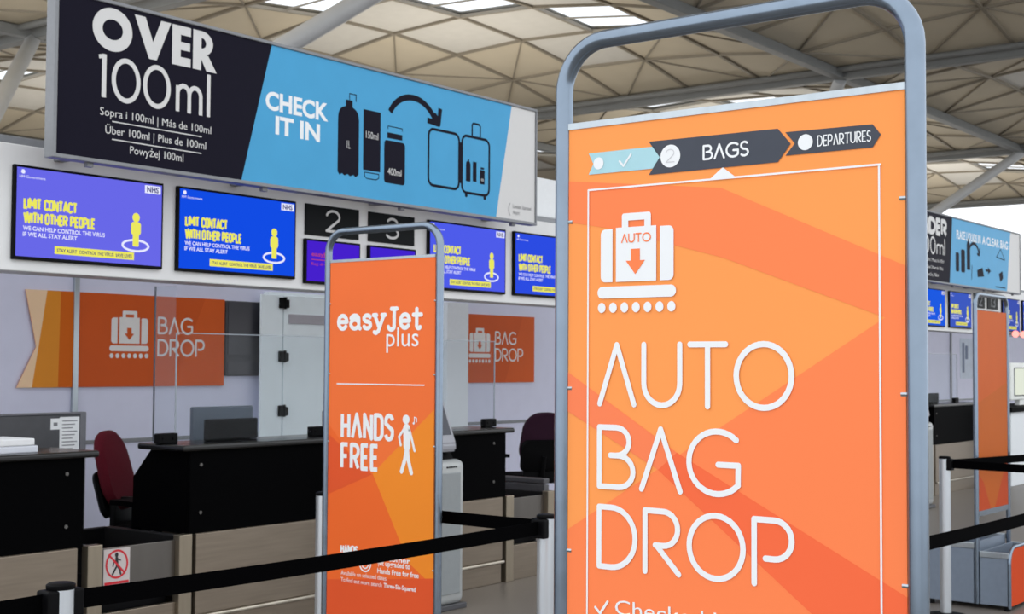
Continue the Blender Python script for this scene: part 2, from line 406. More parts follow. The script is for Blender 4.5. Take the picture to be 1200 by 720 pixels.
def tree_column(x0, y0, label, s=(3.7, 2.5), zt=5.6):
    """four round trunks that each lean out to a corner of a roof bay"""
    i = XG.index(x0); j = YG.index(y0); cx, cy = (XG[i]+XG[i+1])/2, (YG[j]+YG[j+1])/2-.35
    t = thing('steel_tree_column', label, 'column', (cx, cy, 0))
    for sx in (-1, 1):
        for sy in (-1, 1):
            b = new(); tube(b, [(cx+sx*s[0], cy+sy*s[1], 0), (cx+sx*s[0], cy+sy*s[1], zt)], .23, 18); k = obj('trunk', b, treem, t, smooth=True)
            b = new(); e = Vector((XG[i] if sx < 0 else XG[i+1], YG[j] if sy < 0 else YG[j+1], ZB-.3)); p = Vector((cx+sx*s[0], cy+sy*s[1], zt-.05))
            tube(b, [p, e], [.22, .19], 18); obj('branch', b, treem, t, smooth=True)
tree_column(XG[0], YG[1], 'pale grey tubular tree column holding the roof behind the first overhead banner')
tree_column(XG[2], YG[1], 'grey tubular tree column holding the roof beyond the tall foreground sign')

for x, y, e in ((11.85, 24.2, 800), (29.6, 24.5, 420), (11.85, 40, 350), (29.6, 40, 350), (11.85, 56, 250), (47, 24.5, 420), (64, 24.5, 500)): uplight_fill(x, y, e)  # lights in tree bays stand for uplighters; the rest are added roof fill
WY = 8.5
bm = new(); box(bm, (-1.0, WY, 0), (36, WY+.12, 2.62)); struct('wall_back', bm, wallm)
bm = new(); box(bm, (-1.0, WY-.012, .955), (36, WY, .985), .003); struct('trim_20', bm, greyedge)
k = 21
for x in (5.9, 9.4, 13.0, 23.9):
    bm = new(); box(bm, (x-.022, WY-.028, 0), (x+.022, WY, 2.62), .004); struct('trim_%d' % k, bm, greyedge if x > 20 else alu); k += 1

# ---------------------------------------------------------------- overhead gantry, its banner, screens and desk numbers
def gantry(x0, x1, label, posts):
    t = thing('overhead_gantry', label, 'gantry', (x0, 6.41, 0))
    b = new(); box(b, (x0, 6.41, 2.03), (x1, 6.62, 2.70), .006); obj('fascia', b, white, t)
    b = new(); box(b, (x0, 6.62, 2.06), (x1, 7.05, 2.10)); obj('soffit', b, soff, t)
    b = new(); box(b, (x0, 6.60, 2.70), (x1, 6.80, 2.775), .005); obj('top_rail', b, greyedge, t)
    for px in posts:
        b = new(); box(b, (px-.06, 6.45, 0), (px+.06, 6.57, 2.03), .008); obj('post', b, greyedge, t)
    return t
gantry(.6, 12.3, 'long white overhead fascia above desks 2 and 3 carrying the screens', (.8, 12.2))
g2 = gantry(14.2, 35.0, 'far white overhead fascia beyond the tall sign with small screens', (14.3, 34.9))
def banner_box(x0, x1, label, ts, bs):
    z0, z1, y = 2.605, 3.49, 6.1
    t = thing('overhead_banner', label, 'banner sign', (x0, y, z0))
    f = new(); box(f, (x0+.018, y, z0+.018), (x1-.018, y+.055, z1-.018)); body = obj('panel', f, bwhite, t)
    e = new()
    box(e, (x0, y-.012, z0), (x0+.022, y+.066, z1), .004); box(e, (x1-.014, y-.012, z0), (x1, y+.066, z1), .004)
    box(e, (x0+.02, y-.012, z0), (x1-.012, y+.066, z0+.022), .004); box(e, (x0+.02, y-.012, z1-.02), (x1-.012, y+.066, z1), .004)
    obj('frame', e, greyedge, t)
    for k in range(4):
        px = x0+.25+k*(x1-x0-.5)/3
        b = new(); box(b, (px-.03, y+.055, z0+.03), (px+.03, 6.41, z0+.07), .003); box(b, (px-.02, y+.02, z0-.022), (px+.02, y+.05, z0+.002), .003); obj('bracket', b, greyedge, t)
    a = Flat('y', y, .0008); a.poly([(x0+.02, z0+.02), (bs[0], z0+.02), (ts[0], z1-.02), (x0+.02, z1-.02)]); a.done('navy_field', navy, body, 'navy printed field')
    a = Flat('y', y, .0008); a.poly([(bs[0], z0+.02), (bs[1], z0+.02), (ts[1], z1-.02), (ts[0], z1-.02)]); a.done('blue_field', sky_b, body, 'sky blue printed field')
    return t, body
bt, bp = banner_box(4.077, 8.265, 'large navy and blue banner reading OVER 100ml, CHECK IT IN, on the near fascia', (5.575, 7.955), (5.35, 7.775))
Y1 = 6.1
f = Flat('y', Y1, .0016)   # OVER, bold
f.ring(4.436, 3.334, .127, .117, .062, n=40)
f.poly([(4.575, 3.448), (4.648, 3.448), (4.701, 3.318), (4.754, 3.448), (4.822, 3.448), (4.727, 3.222), (4.675, 3.222)])
f.rect(4.831, 3.222, 4.891, 3.448); f.rect(4.89, 3.398, 4.962, 3.448); f.rect(4.89, 3.312, 4.957, 3.358); f.rect(4.89, 3.222, 4.962, 3.272)
f.rect(4.978, 3.222, 5.038, 3.448); f.ring(5.04, 3.378, .082, .070, .050, -90, 90, 16, .040); f.rect(5.037, 3.408, 5.042, 3.448); f.rect(5.037, 3.308, 5.042, 3.348)
f.poly([(5.036, 3.318), (5.088, 3.312), (5.152, 3.222), (5.076, 3.222), (5.036, 3.29)])
f.done('lettering', bwhite, bp)
f = Flat('y', Y1, .0016)   # 100ml, light
f.stroke([(4.352, 3.176), (4.392, 3.184)], .022, False); f.rect(4.372, 2.962, 4.4, 3.194)
f.ring(4.528, 3.073, .094, .122, .027, n=36); f.ring(4.732, 3.075, .094, .122, .027, n=36)
f.rect(4.862, 2.962, 4.888, 3.108)
for c in (4.916, 4.998): f.ring(c, 3.062, .054, .062, .026, 0, 180, 14)
f.rect(4.944, 2.962, 4.970, 3.064); f.rect(5.026, 2.962, 5.052, 3.064); f.rect(5.082, 2.962, 5.108, 3.206)
f.done('lettering', bwhite, bp)
f = Flat('y', Y1, .0016)
f.text('Sopra i 100ml | Más de 100ml', 4.365, 5.118, 2.866, .042); f.text('Über 100ml | Plus de 100ml', 4.40, 5.082, 2.772, .042); f.text('Powyżej 100ml', 4.56, 4.922, 2.682, .042)
f.rect(4.443, 2.838, 5.05, 2.844); f.rect(4.443, 2.742, 5.05, 2.748); f.done('lettering', bwhite, bp)
f = Flat('y', Y1, .0016)
f.text('CHECK', 5.53, 6.055, 3.08, .102, .035); f.text('IT IN', 5.612, 5.985, 2.94, .102, .035); f.done('lettering', pwhite, bp)
def bottle(f, x, z, w, h):      # PET bottle outline with a crimped foot
    p = arc(x+w*.28, z+h*.74, w*.28, h*.16, 180, 100, 6) + [(x+w*.36, z+h*.915), (x+w*.36, z+h), (x+w*.68, z+h), (x+w*.68, z+h*.915)] + arc(x+w*.72, z+h*.74, w*.28, h*.16, 80, 0, 6)
    p += [(x+w, z+h*.04), (x+w*.86, z), (x+w*.74, z+h*.025), (x+w*.6, z), (x+w*.47, z+h*.025), (x+w*.33, z), (x+w*.2, z+h*.025), (x+w*.1, z), (x, z+h*.04)]
    f.poly(p)
def jar(f, x, z, w, h):
    f.rrect(x, z, x+w, z+h*.76, w*.12); f.rect(x+w*.14, z+h*.80, x+w*.86, z+h*.9)
f = Flat('y', Y1, .0016)
bottle(f, 6.143, 2.752, .192, .49)
f.rect(6.375, 2.81, 6.538, 3.205); jar(f, 6.575, 2.748, .205, .375)
f.stroke(arc(6.86, 3.13, .255, .225, 155, 30, 18), .042, False); f.stroke([(7.005, 3.225), (7.125, 3.215), (7.14, 3.325)], .04, False); f.stroke([(7.085, 3.265), (7.122, 3.225)], .045)
for a, b, c, d in ((7.02, 7.348, 2.782, 3.172), (7.38, 7.69, 2.77, 3.175)):
    r = .05; pts = arc(b-r, d-r, r, r, 0, 90, 6)+arc(a+r, d-r, r, r, 90, 180, 6)+arc(a+r, c+r, r, r, 180, 270, 6)+arc(b-r, c+r, r, r, 270, 360, 6); pts.append(pts[0]); f.stroke(pts, .019)
f.rect(7.34, 2.83, 7.39, 3.12)
pts = [(7.492, 3.18), (7.492, 3.262), (7.505, 3.275), (7.572, 3.275), (7.585, 3.262), (7.585, 3.18)]; f.stroke(pts, .014); f.disc(7.43, 2.752, .015); f.disc(7.64, 2.752, .015)
bottle(f, 7.425, 2.85, .052, .16); f.rect(7.502, 2.858, 7.545, 3.0); jar(f, 7.583, 2.848, .055, .135)
f.done('bottle_and_suitcase_print', navy, bp)
f = Flat('y', Y1, .0022)
f.text('1L', 6.225, 6.255, 2.93, .05); f.text('150ml', 6.40, 6.515, 3.02, .045); f.text('400ml', 6.61, 6.745, 2.805, .045)
f.text('400', 7.595, 7.625, 2.87, .02); f.done('lettering', bwhite, bp)
f = Flat('y', Y1, .0016); f.stroke([(6.39, 2.795), (6.39, 2.77), (6.41, 2.756), (6.50, 2.756), (6.525, 2.77), (6.525, 2.795), (6.39, 2.795)], .006); f.stroke([(6.245, 3.243), (6.245, 3.285), (6.305, 3.285), (6.305, 3.243)], .006); f.stroke([(6.61, 3.11), (6.61, 3.128), (6.75, 3.128), (6.75, 3.11)], .006); f.done('cap_outline_print', navy, bp); f = Flat('y', Y1, .0016)
f.text('London Stansted', 7.975, 8.20, 2.712, .03); f.text('Airport', 7.975, 8.06, 2.668, .028); f.stroke(arc(7.945, 2.70, .02, .045, 100, 260, 8), .006); f.done('lettering', greypr, bp)

bt2, bp2 = banner_box(15.87, 20.06, 'far navy and blue banner reading UNDER 100ml beyond the tall foreground sign', (17.27, 19.62), (17.16, 19.45))
dx = 15.87-4.077
f = Flat('y', Y1, .0016); f.line('UNDER', 16.0, 17.07, 3.20, .225, .058, gap=.26, cap=False); f.done('lettering', bwhite, bp2)
f = Flat('y', Y1, .0016); f.line('100ml', 16.16, 17.0, 2.955, .225, .026, gap=.2, cap=False)
f.text('Sotto i 100ml | Menos de 100ml', 16.15, 16.95, 2.866, .042); f.text('Unter 100ml | Moins de 100ml', 16.18, 16.92, 2.772, .042); f.text('Poniżej 100ml', 16.36, 16.76, 2.682, .042); f.done('lettering', bwhite, bp2)
f = Flat('y', Y1, .0016); f.text('PLACE LIQUIDS IN', 17.42, 18.35, 3.22, .105, .02); f.text('A CLEAR BAG', 18.42, 19.5, 3.22, .105, .02); f.done('lettering', pwhite, bp2)
f = Flat('y', Y1, .0016)
for a, w, h in ((17.38, .13, .25), (17.58, .15, .30)): f.rrect(a, 2.79, a+w, 2.79+h, .03)
bottle(f, 17.8, 2.83, .13, .42); f.stroke(arc(18.08, 3.0, .22, .2, 165, 20, 14), .04); f.stroke([(18.22, 3.07), (18.29, 3.06), (18.31, 3.14)], .035)
f.stroke([(18.0, 2.9), (17.98, 2.72)], .02); f.poly([(18.2, 2.85), (18.42, 2.9), (18.48, 2.78), (18.22, 2.76)]); f.stroke([(18.55, 2.87), (18.68, 2.87)], .03); f.poly([(18.64, 2.92), (18.76, 2.87), (18.64, 2.82)])
f.stroke([(19.0, 3.08), (19.18, 3.2), (19.36, 3.06), (19.0, 3.08)], .014); f.poly([(19.1, 2.85), (19.25, 2.9), (19.28, 2.8), (19.16, 2.74)]); f.rect(18.95, 2.66, 19.38, 2.675)
f.done('bottle_and_bag_print', navy, bp2)

def screen(x0, x1, z0, z1, rgb, key, label, name='information_screen', detail=True, group=None, content='covid'):
    y = 6.383
    t = thing(name, label, 'screen', ((x0+x1)/2, y, z0), group)
    b = new(); box(b, (x0, y, z0), (x1, 6.41, z1), .004); h = obj('housing', b, blackp, t)
    b = new(); m_ = .014; box(b, (x0+m_, y-.002, z0+m_+.004), (x1-m_, y+.002, z1-m_)); d = obj('display', b, emit('screen '+key, rgb), t)
    w, hh = x1-x0, z1-z0; X = lambda u: x0+w*u; Z = lambda v: z0+hh*v
    wt, ye, bl = emit('screen white', (232, 234, 255)), emit('screen yellow', (236, 232, 96)), emit('screen ink', (60, 60, 120))
    c = y-.002
    if content == 'covid':
        f = Flat('y', c, .001); f.line('LIMIT CONTACT', X(.055), X(.40), Z(.535), hh*.125, hh*.026, gap=.16, cap=False, space=.2, glyphs=CG)
        f.line('WITH OTHER PEOPLE', X(.055), X(.52), Z(.385), hh*.125, hh*.026, gap=.16, cap=False, space=.2, glyphs=CG)
        f.done('headline_lettering', ye, d)
        f = Flat('y', c, .001); f.text('WE CAN HELP CONTROL THE VIRUS', X(.055), X(.585), Z(.315), hh*.043, .02); f.text('IF WE ALL STAY ALERT', X(.055), X(.40), Z(.25), hh*.043, .02)
        f.text('HM Government', X(.028), X(.19), Z(.865), hh*.028); f.disc(X(.05), Z(.93), hh*.024); f.rect(X(.86), Z(.865), X(.975), Z(.955)); f.ring(X(.80), Z(.25), w*.10, hh*.075, w*.016, n=30, wy=hh*.026)
        f.done('white_lettering', wt, d)
        f = Flat('y', c, .0016); f.disc(X(.80), Z(.57), w*.026, hh*.052); f.rrect(X(.765), Z(.37), X(.835), Z(.52), w*.02); f.rrect(X(.778), Z(.24), X(.822), Z(.42), w*.008)
        f.done('person_icon', ye, d)
        f = Flat('y', c, .001); f.rect(X(.255), Z(.085), X(.79), Z(.17)); f.done('caption_bar', ye, d)
        f = Flat('y', c, .0016); f.text('STAY ALERT  CONTROL THE VIRUS  SAVE LIVES', X(.27), X(.775), Z(.108), hh*.036, .02); f.text('NHS', X(.875), X(.96), Z(.88), hh*.06, .03); f.done('caption_lettering', bl, d)
    elif content == 'desk':
        o1 = emit('screen dim orange', (178, 66, 120))
        f = Flat('y', c, .001); f.text('easyJet', X(.1), X(.45), Z(.62), hh*.09, .02); f.rect(X(.1), Z(.53), X(.5), Z(.55)); f.text('Bag drop', X(.1), X(.42), Z(.42), hh*.06); f.text('Hands Free', X(.42), X(.72), Z(.06), hh*.06, .02); f.done('lettering', o1, d)
    return t
A = 'screens in the near fascia'; B2 = 'screens in the far fascia'
screen(4.05, 5.013, 2.09, 2.59, (104, 104, 232), 'violet', 'pale violet-blue public health screen farthest to the left under the OVER 100ml banner', group=A)
screen(5.117, 6.062, 2.09, 2.59, (18, 76, 228), 'blue', 'deep blue public health screen just left of the desk number 2', group=A)
screen(7.36, 8.262, 2.09, 2.59, (78, 92, 234), 'mid blue', 'blue public health screen directly right of the easyJet plus sign arch'.replace('easyJet plus', 'narrow orange'), group=A)
screen(8.37, 9.30, 2.09, 2.59, (44, 76, 226), 'royal blue', 'blue public health screen beside the left post of the tall foreground sign', group=A)
screen(6.148, 6.657, 2.07, 2.362, (70, 32, 204), 'purple', 'small purple desk screen below the number 2 panel', 'desk_screen', group='small purple desk screens', content='desk')
screen(6.742, 7.222, 2.07, 2.362, (66, 36, 206), 'purple dim', 'small purple desk screen below the number 3 panel', 'desk_screen', group='small purple desk screens', content='desk')
screen(16.86, 17.78, 2.08, 2.575, (30, 90, 226), 'far blue', 'bright blue screen touching the right post of the tall sign, under the far banner', group=B2)
screen(17.95, 18.80, 2.08, 2.575, (62, 90, 192), 'far dull blue', 'dull blue screen left of the far bag gauge frame top', group=B2)
screen(20.15, 20.95, 2.08, 2.575, (64, 84, 176), 'far grey blue', 'dull blue screen right of the far orange panel, above red lamps', group=B2)
screen(21.1, 21.95, 2.08, 2.575, (60, 84, 200), 'far edge blue', 'blue screen cut by the right picture edge in the far fascia', group=B2)
screen(18.95, 19.41, 2.07, 2.36, (96, 100, 150), 'far slate', 'small dim desk screen behind the far orange panel frame', 'desk_screen', group='dim desk screens in the far fascia', content='none')
screen(19.53, 19.98, 2.07, 2.36, (78, 84, 140), 'far slate 2', 'small dim desk screen under the second far number panel', 'desk_screen', group='dim desk screens in the far fascia', content='none')
def number_panel(x0, x1, txt, label, z0=2.388, z1=2.592):
    t = thing('desk_number_panel', label, 'number sign', ((x0+x1)/2, 6.398, z0), 'desk number panels')
    b = new(); box(b, (x0, 6.398, z0), (x1, 6.41, z1), .003); p = obj('panel', b, mat('black number panel', (17, 20, 22), .5, noise=.05, spec=.08), t)
    f = Flat('y', 6.398, .0008); cx = (x0+x1)/2; w_ = .078 if len(txt) == 1 else .062*len(txt); f.line(txt, cx-w_+.01, cx+w_-.01, z0+.03, .15, .017, gap=.3); f.done('numeral', bwhite if len(txt) == 1 else mat('dim grey print', (120, 122, 126), .5), p)
number_panel(6.16, 6.657, '2', 'black panel with white number 2, above a purple screen')
number_panel(6.752, 7.222, '3', 'black panel with white number 3 behind the narrow orange sign arch')
number_panel(18.95, 19.41, '12', 'small black number panel seen behind the left top of the far gauge frame')
number_panel(19.53, 19.98, '13', 'small black number panel seen inside the far gauge frame top')
bm = new(); box(bm, (8.45, 6.62, 2.775), (11.9, 7.05, 3.10), .01); o = obj('plant_housing', bm, mat('off white housing', (226, 228, 230), .5, noise=.02), org=None)
o['label'] = 'white boxed housing on top of the near fascia behind the banner end'; o['category'] = 'housing'
for i, x in enumerate((20.5, 20.88)):
    t = thing('red_warning_lamp', 'glowing red lamp under the far fascia, %s of the pair' % ('left' if i == 0 else 'right'), 'lamp', (x, 6.32, 1.98), 'red lamps under the far fascia')
    b = new(); box(b, (x-.02, 6.36, 2.035), (x+.02, 6.41, 2.065), .004); obj('bracket', b, greyedge, t)
    b = new(); bmesh.ops.create_uvsphere(b, u_segments=16, v_segments=10, radius=.05, matrix=Matrix.Translation((x, 6.31, 2.05))); obj('globe', b, emit('red lamp', (255, 150, 140), 2.0), t, smooth=True)

# ---------------------------------------------------------------- back wall posters
def poster(x0, x1, z0, z1, label, left):
    t = thing('bag_drop_poster', label, 'poster', ((x0+x1)/2, WY, z0), 'bag drop posters on the back wall')
    b = new(); 
    if left: prism(b, [(5.427, z0), (x1, z0), (x1, z1), (5.484, z1), (5.578, z0+.29)], 'y', WY-.018, WY-.0145)
    else: box(b, (x0, WY-.018, z0), (x1, WY-.0145, z1))
    p = obj('sheet', b, rust, t)
    c = WY-.018
    if left:
        f = Flat('y', c, .0006); f.poly([(5.427, z0), (5.55, z0), (5.597, z0+.29), (5.578, z0+.29)]); f.poly([(5.484, z1), (5.66, z1), (5.597, z0+.29), (5.578, z0+.29)]); f.done('pale_facet', pale, p)
        f = Flat('y', c, .0006); f.poly([(5.55, z0), (5.76, z0), (5.77, z1), (5.66, z1), (5.597, z0+.29)]); f.done('ochre_facet', ochre, p)
        f = Flat('y', c, .0006); f.poly([(5.76, z0), (5.92, z0), (5.93, z1), (5.77, z1)]); f.done('amber_facet', mat('amber rust vinyl', (208, 100, 28), .5, noise=.03, scale=3, spec=.08), p)
        i0, i1, a0, a1, k0, k1 = 6.19, 6.545, 6.62, 7.085, 1.585, 1.94
    else: i0, i1, a0, a1, k0, k1 = 10.39, 10.735, 10.80, 11.28, 1.57, 1.915
    f = Flat('y', c, .0006); f.poly([(x1-.5, z0), (x1, z0), (x1, z1), (x1-.2, z1)]); f.done('bright_facet', rust2, p)
    bag_icon(p, 'y', c, i0, i1, k0, k1, mat('poster white', (226, 222, 220), .5, noise=.02), rust, off=.0012)
    f = Flat('y', c, .0012); f.line('BAG', a0+.005, a1-.12, k0+.185, .135, .017); f.line('DROP', a0+.005, a1, k0+.015, .135, .017); f.done('lettering', mat('poster white', (0, 0, 0)), p)
poster(5.43, 7.285, 1.372, 2.062, 'rust orange BAG DROP poster with pale left facets, left of the dark panel', True)
poster(10.21, 11.475, 1.372, 2.052, 'rust orange BAG DROP poster between the narrow and the tall orange signs', False)
t = thing('dark_wall_panel', 'dark rectangular panel on the wall right of the first poster', 'wall panel', (7.5, WY, 1.44))
b = new(); box(b, (7.295, WY-.03, 1.45), (7.69, WY, 2.055), .004); obj('frame', b, charcoal, t)
b = new(); box(b, (7.31, WY-.036, 1.62), (7.68, WY-.028, 2.045)); box(b, (7.31, WY-.036, 1.46), (7.68, WY-.028, 1.565)); obj('pane', b, dgrey, t)
t = thing('storage_unit', 'tall white storage unit with black hinges behind desk 2', 'cabinet', (8.9, 8.42, 0))
b = new(); box(b, (7.70, 8.42, 0), (10.18, WY-.015, 2.145), .004); obj('body', b, whitec, t)
for a, c in ((7.60, 7.838), (7.848, 9.88)):
    b = new(); box(b, (a, 8.396, .05), (c, 8.419, 2.12), .004); d = obj('door', b, whitec, t)
    if a > 7.7:
        for z in (2.055, 1.61, 1.16):
            b = new(); box(b, (7.79, 8.372, z-.045), (7.845, 8.396, z+.045), .004); box(b, (7.85, 8.366, z-.04), (7.886, 8.396, z+.03), .006); tube(b, [(7.848, 8.376, z-.05), (7.848, 8.376, z+.05)], .012, 10); obj('hinge', b, blackp, d)
        b = new(); box(b, (7.90, 8.388, 1.885), (9.2, 8.397, 1.965), .002); obj('label_strip', b, mat('grey mauve strip', (168, 164, 172), .5, noise=.03), d)
b = new(); box(b, (9.88, 8.33, 0), (10.2, 8.419, 2.145), .004); obj('end_pilaster', b, mat('bright white laminate', (228, 232, 238), .4, noise=.02), t)
t = thing('wall_notice', 'pale blue notice sheet on the far back wall left of the gauge frame', 'notice', (24.75, WY, 1.4))
b = new(); box(b, (24.4, WY-.006, 1.35), (25.3, WY, 2.08)); p = obj('sheet', b, mat('pale blue sheet', (196, 206, 222), .5, noise=.08, scale=8), t)
f = Flat('y', WY-.006, .001); f.rect(24.5, 1.46, 24.62, 2.0); f.rect(24.66, 1.7, 24.8, 1.95); f.done('printed_band', mat('slate blue print', (92, 108, 140), .5, noise=.05), p)

# ---------------------------------------------------------------- check-in counters and baggage scales
YF = 5.97
def counter(x0, x1, label, bolts, ztop=1.10, slope_left=True, slope_right=True):
    t = thing('check_in_counter', label, 'counter', ((x0+x1)/2, YF, 0))
    b = new(); box(b, (x0+.05, YF+.012, 0), (x1-.03, YF+.30, .612), .004); obj('plinth', b, steel, t, label='brushed steel lower front')
    b = new(); box(b, (x0+.05, YF+.002, .165), (x1-.03, YF+.013, .607), .003); obj('steel_panel', b, steel, t, label='brushed steel lower front')
    b = new(); tube(b, [(x0+.05, YF-.008, .152), (x1-.03, YF-.008, .152)], .011, 10); obj('bumper_rail', b, steel2, t, label='thin bright steel rail')
    b = new(); box(b, (x0, YF, .612), (x1, YF+.03, ztop-.035), .003); fr = obj('front_panel', b, black, t)
    for px, pz in bolts:
        b = new(); tube(b, [(px, YF-.004, pz), (px, YF+.006, pz)], .010, 12); obj('bolt', b, mat('dull bolt', (96, 94, 92), .5, .6), fr)
    for s, on in ((x0, slope_left), (x1-.025, slope_right)):
        b = new(); prism(b, [(YF+.03, .612), (YF+.50, .612), (YF+.50, .90), (YF+.34, ztop-.035), (YF+.03, ztop-.035)], 'x', s, s+.025); obj('side_panel', b, black, t)
    b = new(); box(b, (x0+.025, YF+.03, .72), (x1-.025, YF+.75, .75)); obj('desk_shelf', b, black, t)
    b = new(); box(b, (x0-.07, YF-.03, ztop-.035), (x1+.07, YF+.38, ztop), .012, 3); obj('worktop', b, blacktop, t)
    b = new()
    for px in (x0+.1, x1-.14): box(b, (px, YF+.6, 0), (px+.04, YF+.64, .72))
    obj('support', b, black, t)
    return t
counter(4.90, 7.74, 'long black counter of desks 2 and 3 with steel base behind the narrow orange sign', [(4.974, .988), (4.974, .725), (7.60, .996), (7.60, .725)])
counter(1.3, 4.22, 'black counter at the left picture edge with white paper stack on top', [(4.116, .988), (4.116, .723)])
counter(16.22, 17.95, 'far black counter between the tall sign and the orange gauge panel', [(16.3, .99), (16.3, .72)])
def scale(x0, x1, label, ez=.60, rail=False):
    t = thing('baggage_scale', label, 'baggage conveyor', ((x0+x1)/2, YF, 0))
    for s in (x0, x1-.088):
        b = new(); box(b, (s, YF-.006, 0), (s+.088, YF+.05, .612), .004); obj('frame_post', b, mat('brushed end post', (156, 145, 128), .34, .85, noise=.06, scale=40, stretch=(1, 1, .1)), t)
        b = new(); box(b, (s+.02, YF+.05, .46), (s+.07, YF+.70, .605), .004); obj('side_guide', b, mat('dark side guide', (40, 39, 40), .4, .5), t)
    b = new(); box(b, (x0+.088, YF+.03, .375), (x1-.088, YF+.05, .585), .003); fp = obj('front_panel', b, mat('grey brushed panel', (112, 108, 104), .3, .9, noise=.1, scale=5, stretch=(1, 1, .3)), t)
    b = new(); box(b, (x0+.088, YF+.02, 0), (x1-.088, YF+.05, .25), .003); obj('kick_panel', b, steel, t)
    b = new(); box(b, (x0+.088, YF+.10, .05), (x1-.088, YF+.70, .46), .01); obj('chassis', b, blackp, t)
    b = new(); box(b, (x0+.075, YF+.07, .462), (x1-.075, YF+.70, .485), .01); obj('belt', b, webbing, t, label='black rubber belt')
    b = new(); box(b, (x0+.02, YF+.70, .0), (x1-.02, YF+.74, ez-.04), .005); box(b, (x0+.02, YF+.69, ez-.11), (x1-.02, YF+.75, ez), .008); box(b, (x0+.02, YF+.68, ez-.118), (x1-.02, YF+.70, ez-.105), .003); obj('end_stop', b, mat('grey end stop', (84, 83, 85), .45, .2) if ez > .65 else blackp, t)
    if rail:
        b = new(); box(b, (x1-.06, YF+.05, .60), (x1, YF+.95, .655), .006); box(b, (x1-.065, YF+.05, .66), (x1+.005, YF+.95, .70), .008); obj('side_rail', b, mat('grey side rail', (80, 79, 82), .45, .2), t)
    return t, fp
t1, fp = scale(4.247, 4.918, 'baggage scale with no-walking sticker between the two left black counters')
b = new(); box(b, (4.366, YF+.0275, .392), (4.53, YF+.0302, .578)); st = obj('warning_sticker', b, mat('sticker white', (192, 183, 181), .5, noise=.03), fp, label='white sticker with red no-walking circle')
c = YF+.0275
o_ = Flat('y', c, .0008); o_.rect(4.372, .394, 4.524, .408); o_.ring(4.448, .497, .071, .076, .011, n=36); o_.stroke([(4.398, .548), (4.498, .446)], .011); o_.done('red_mark', redp, fp)
o_ = Flat('y', c, .0005); o_.disc(4.446, .545, .011, .012); o_.stroke([(4.446, .528), (4.450, .490)], .018); o_.stroke([(4.450, .490), (4.422, .446)], .011); o_.stroke([(4.450, .490), (4.466, .468), (4.472, .444)], .011); o_.stroke([(4.448, .525), (4.428, .505), (4.424, .488)], .008); o_.stroke([(4.448, .525), (4.470, .515)], .008); o_.done('walking_figure', blackpr, fp)
scale(7.745, 8.34, 'baggage scale between the long counter and the left post of the tall sign', rail=True)
scale(15.55, 16.19, 'far baggage scale left of the far black counter, behind a silver post')
bm = None

def chair(x, y, rz, fab, label):
    t = thing('office_chair', label, 'chair', (x, y, 0), 'upholstered desk chairs', world=False)
    b = new()
    for k in range(5):
        a = k*2*PI/5; bar(b, (.03*math.cos(a), .03*math.sin(a), .10), (.29*math.cos(a), .29*math.sin(a), .075), .045, .03)
    lathe(b, [(.04, .075), (.045, .13), (.03, .14)]); obj('base', b, blackp, t)
    for k in range(5):
        a = k*2*PI/5; b = new(); p = Vector((.29*math.cos(a), .29*math.sin(a), .03)); d = Vector((-math.sin(a), math.cos(a), 0))*.022
        tube(b, [p-d, p+d], .03, 14); obj('caster', b, blackp, t, smooth=True)
    b = new(); tube(b, [(0, 0, .12), (0, 0, .46)], .025, 12); obj('gas_column', b, blackp, t, smooth=True)
    b = new(); box(b, (-.24, -.24, .46), (.24, .24, .545), .04, 4); obj('seat', b, mat('black seat fabric', (9, 8, 9), .9, noise=.2, scale=200, spec=.05), t, smooth=True)
    def slab(bm, y0, y1, w0, w1, z0, z1, lean, r):
        # rounded back pad, leaning
        pr = []
        for cx, cz, s0, ww in ((w1-r, z1-r, 0, 1), (-w1+r, z1-r, 90, 1), (-w0+r, z0+r, 180, 0), (w0-r, z0+r, 270, 0)):
            pr += arc(cx, cz, r, r, s0, s0+90, 7)
        def ring(yy, k): return [(p[0]*k, yy+lean*(p[1]-z0), z0+(z1-z0)/2+(p[1]-(z0+z1)/2)*k) for p in pr]
        loft(bm, [ring(y0, .90), ring(y0+.02, .98), ring((y0+y1)/2, 1.0), ring(y1-.015, .98), ring(y1, .92)])
    b = new(); slab(b, .205, .275, .225, .21, .62, 1.12, .24, .17); obj('backrest', b, fab, t, smooth=True)
    b = new(); slab(b, .27, .305, .225, .228, .58, .87, .24, .06); obj('back_shell', b, blackp, t, smooth=True, label='black plastic back shell')
    b = new(); tube(b, [(0, .05, .45), (0, .26, .46), (0, .29, .52), (0, .335, .72)], .022, 10); box(b, (-.17, .225, .47), (.17, .27, .70), .015); obj('back_bar', b, blackp, t, smooth=True)
    for s in (-1, 1):
        b = new(); tube(b, [(s*.25, -.02, .50), (s*.285, -.02, .55), (s*.285, -.02, .70)], .016, 10); bar(b, (s*.285, -.15, .715), (s*.285, .14, .715), .05, .03); obj('armrest', b, blackp, t)
    t.rotation_euler = (0, 0, rz); return t
chair(5.53, 7.02, math.radians(32), maroon, 'maroon office chair turned sideways behind the left baggage scale')
chair(10.26, 7.62, math.radians(148), plum, 'dark plum office chair beside the left post of the tall sign')
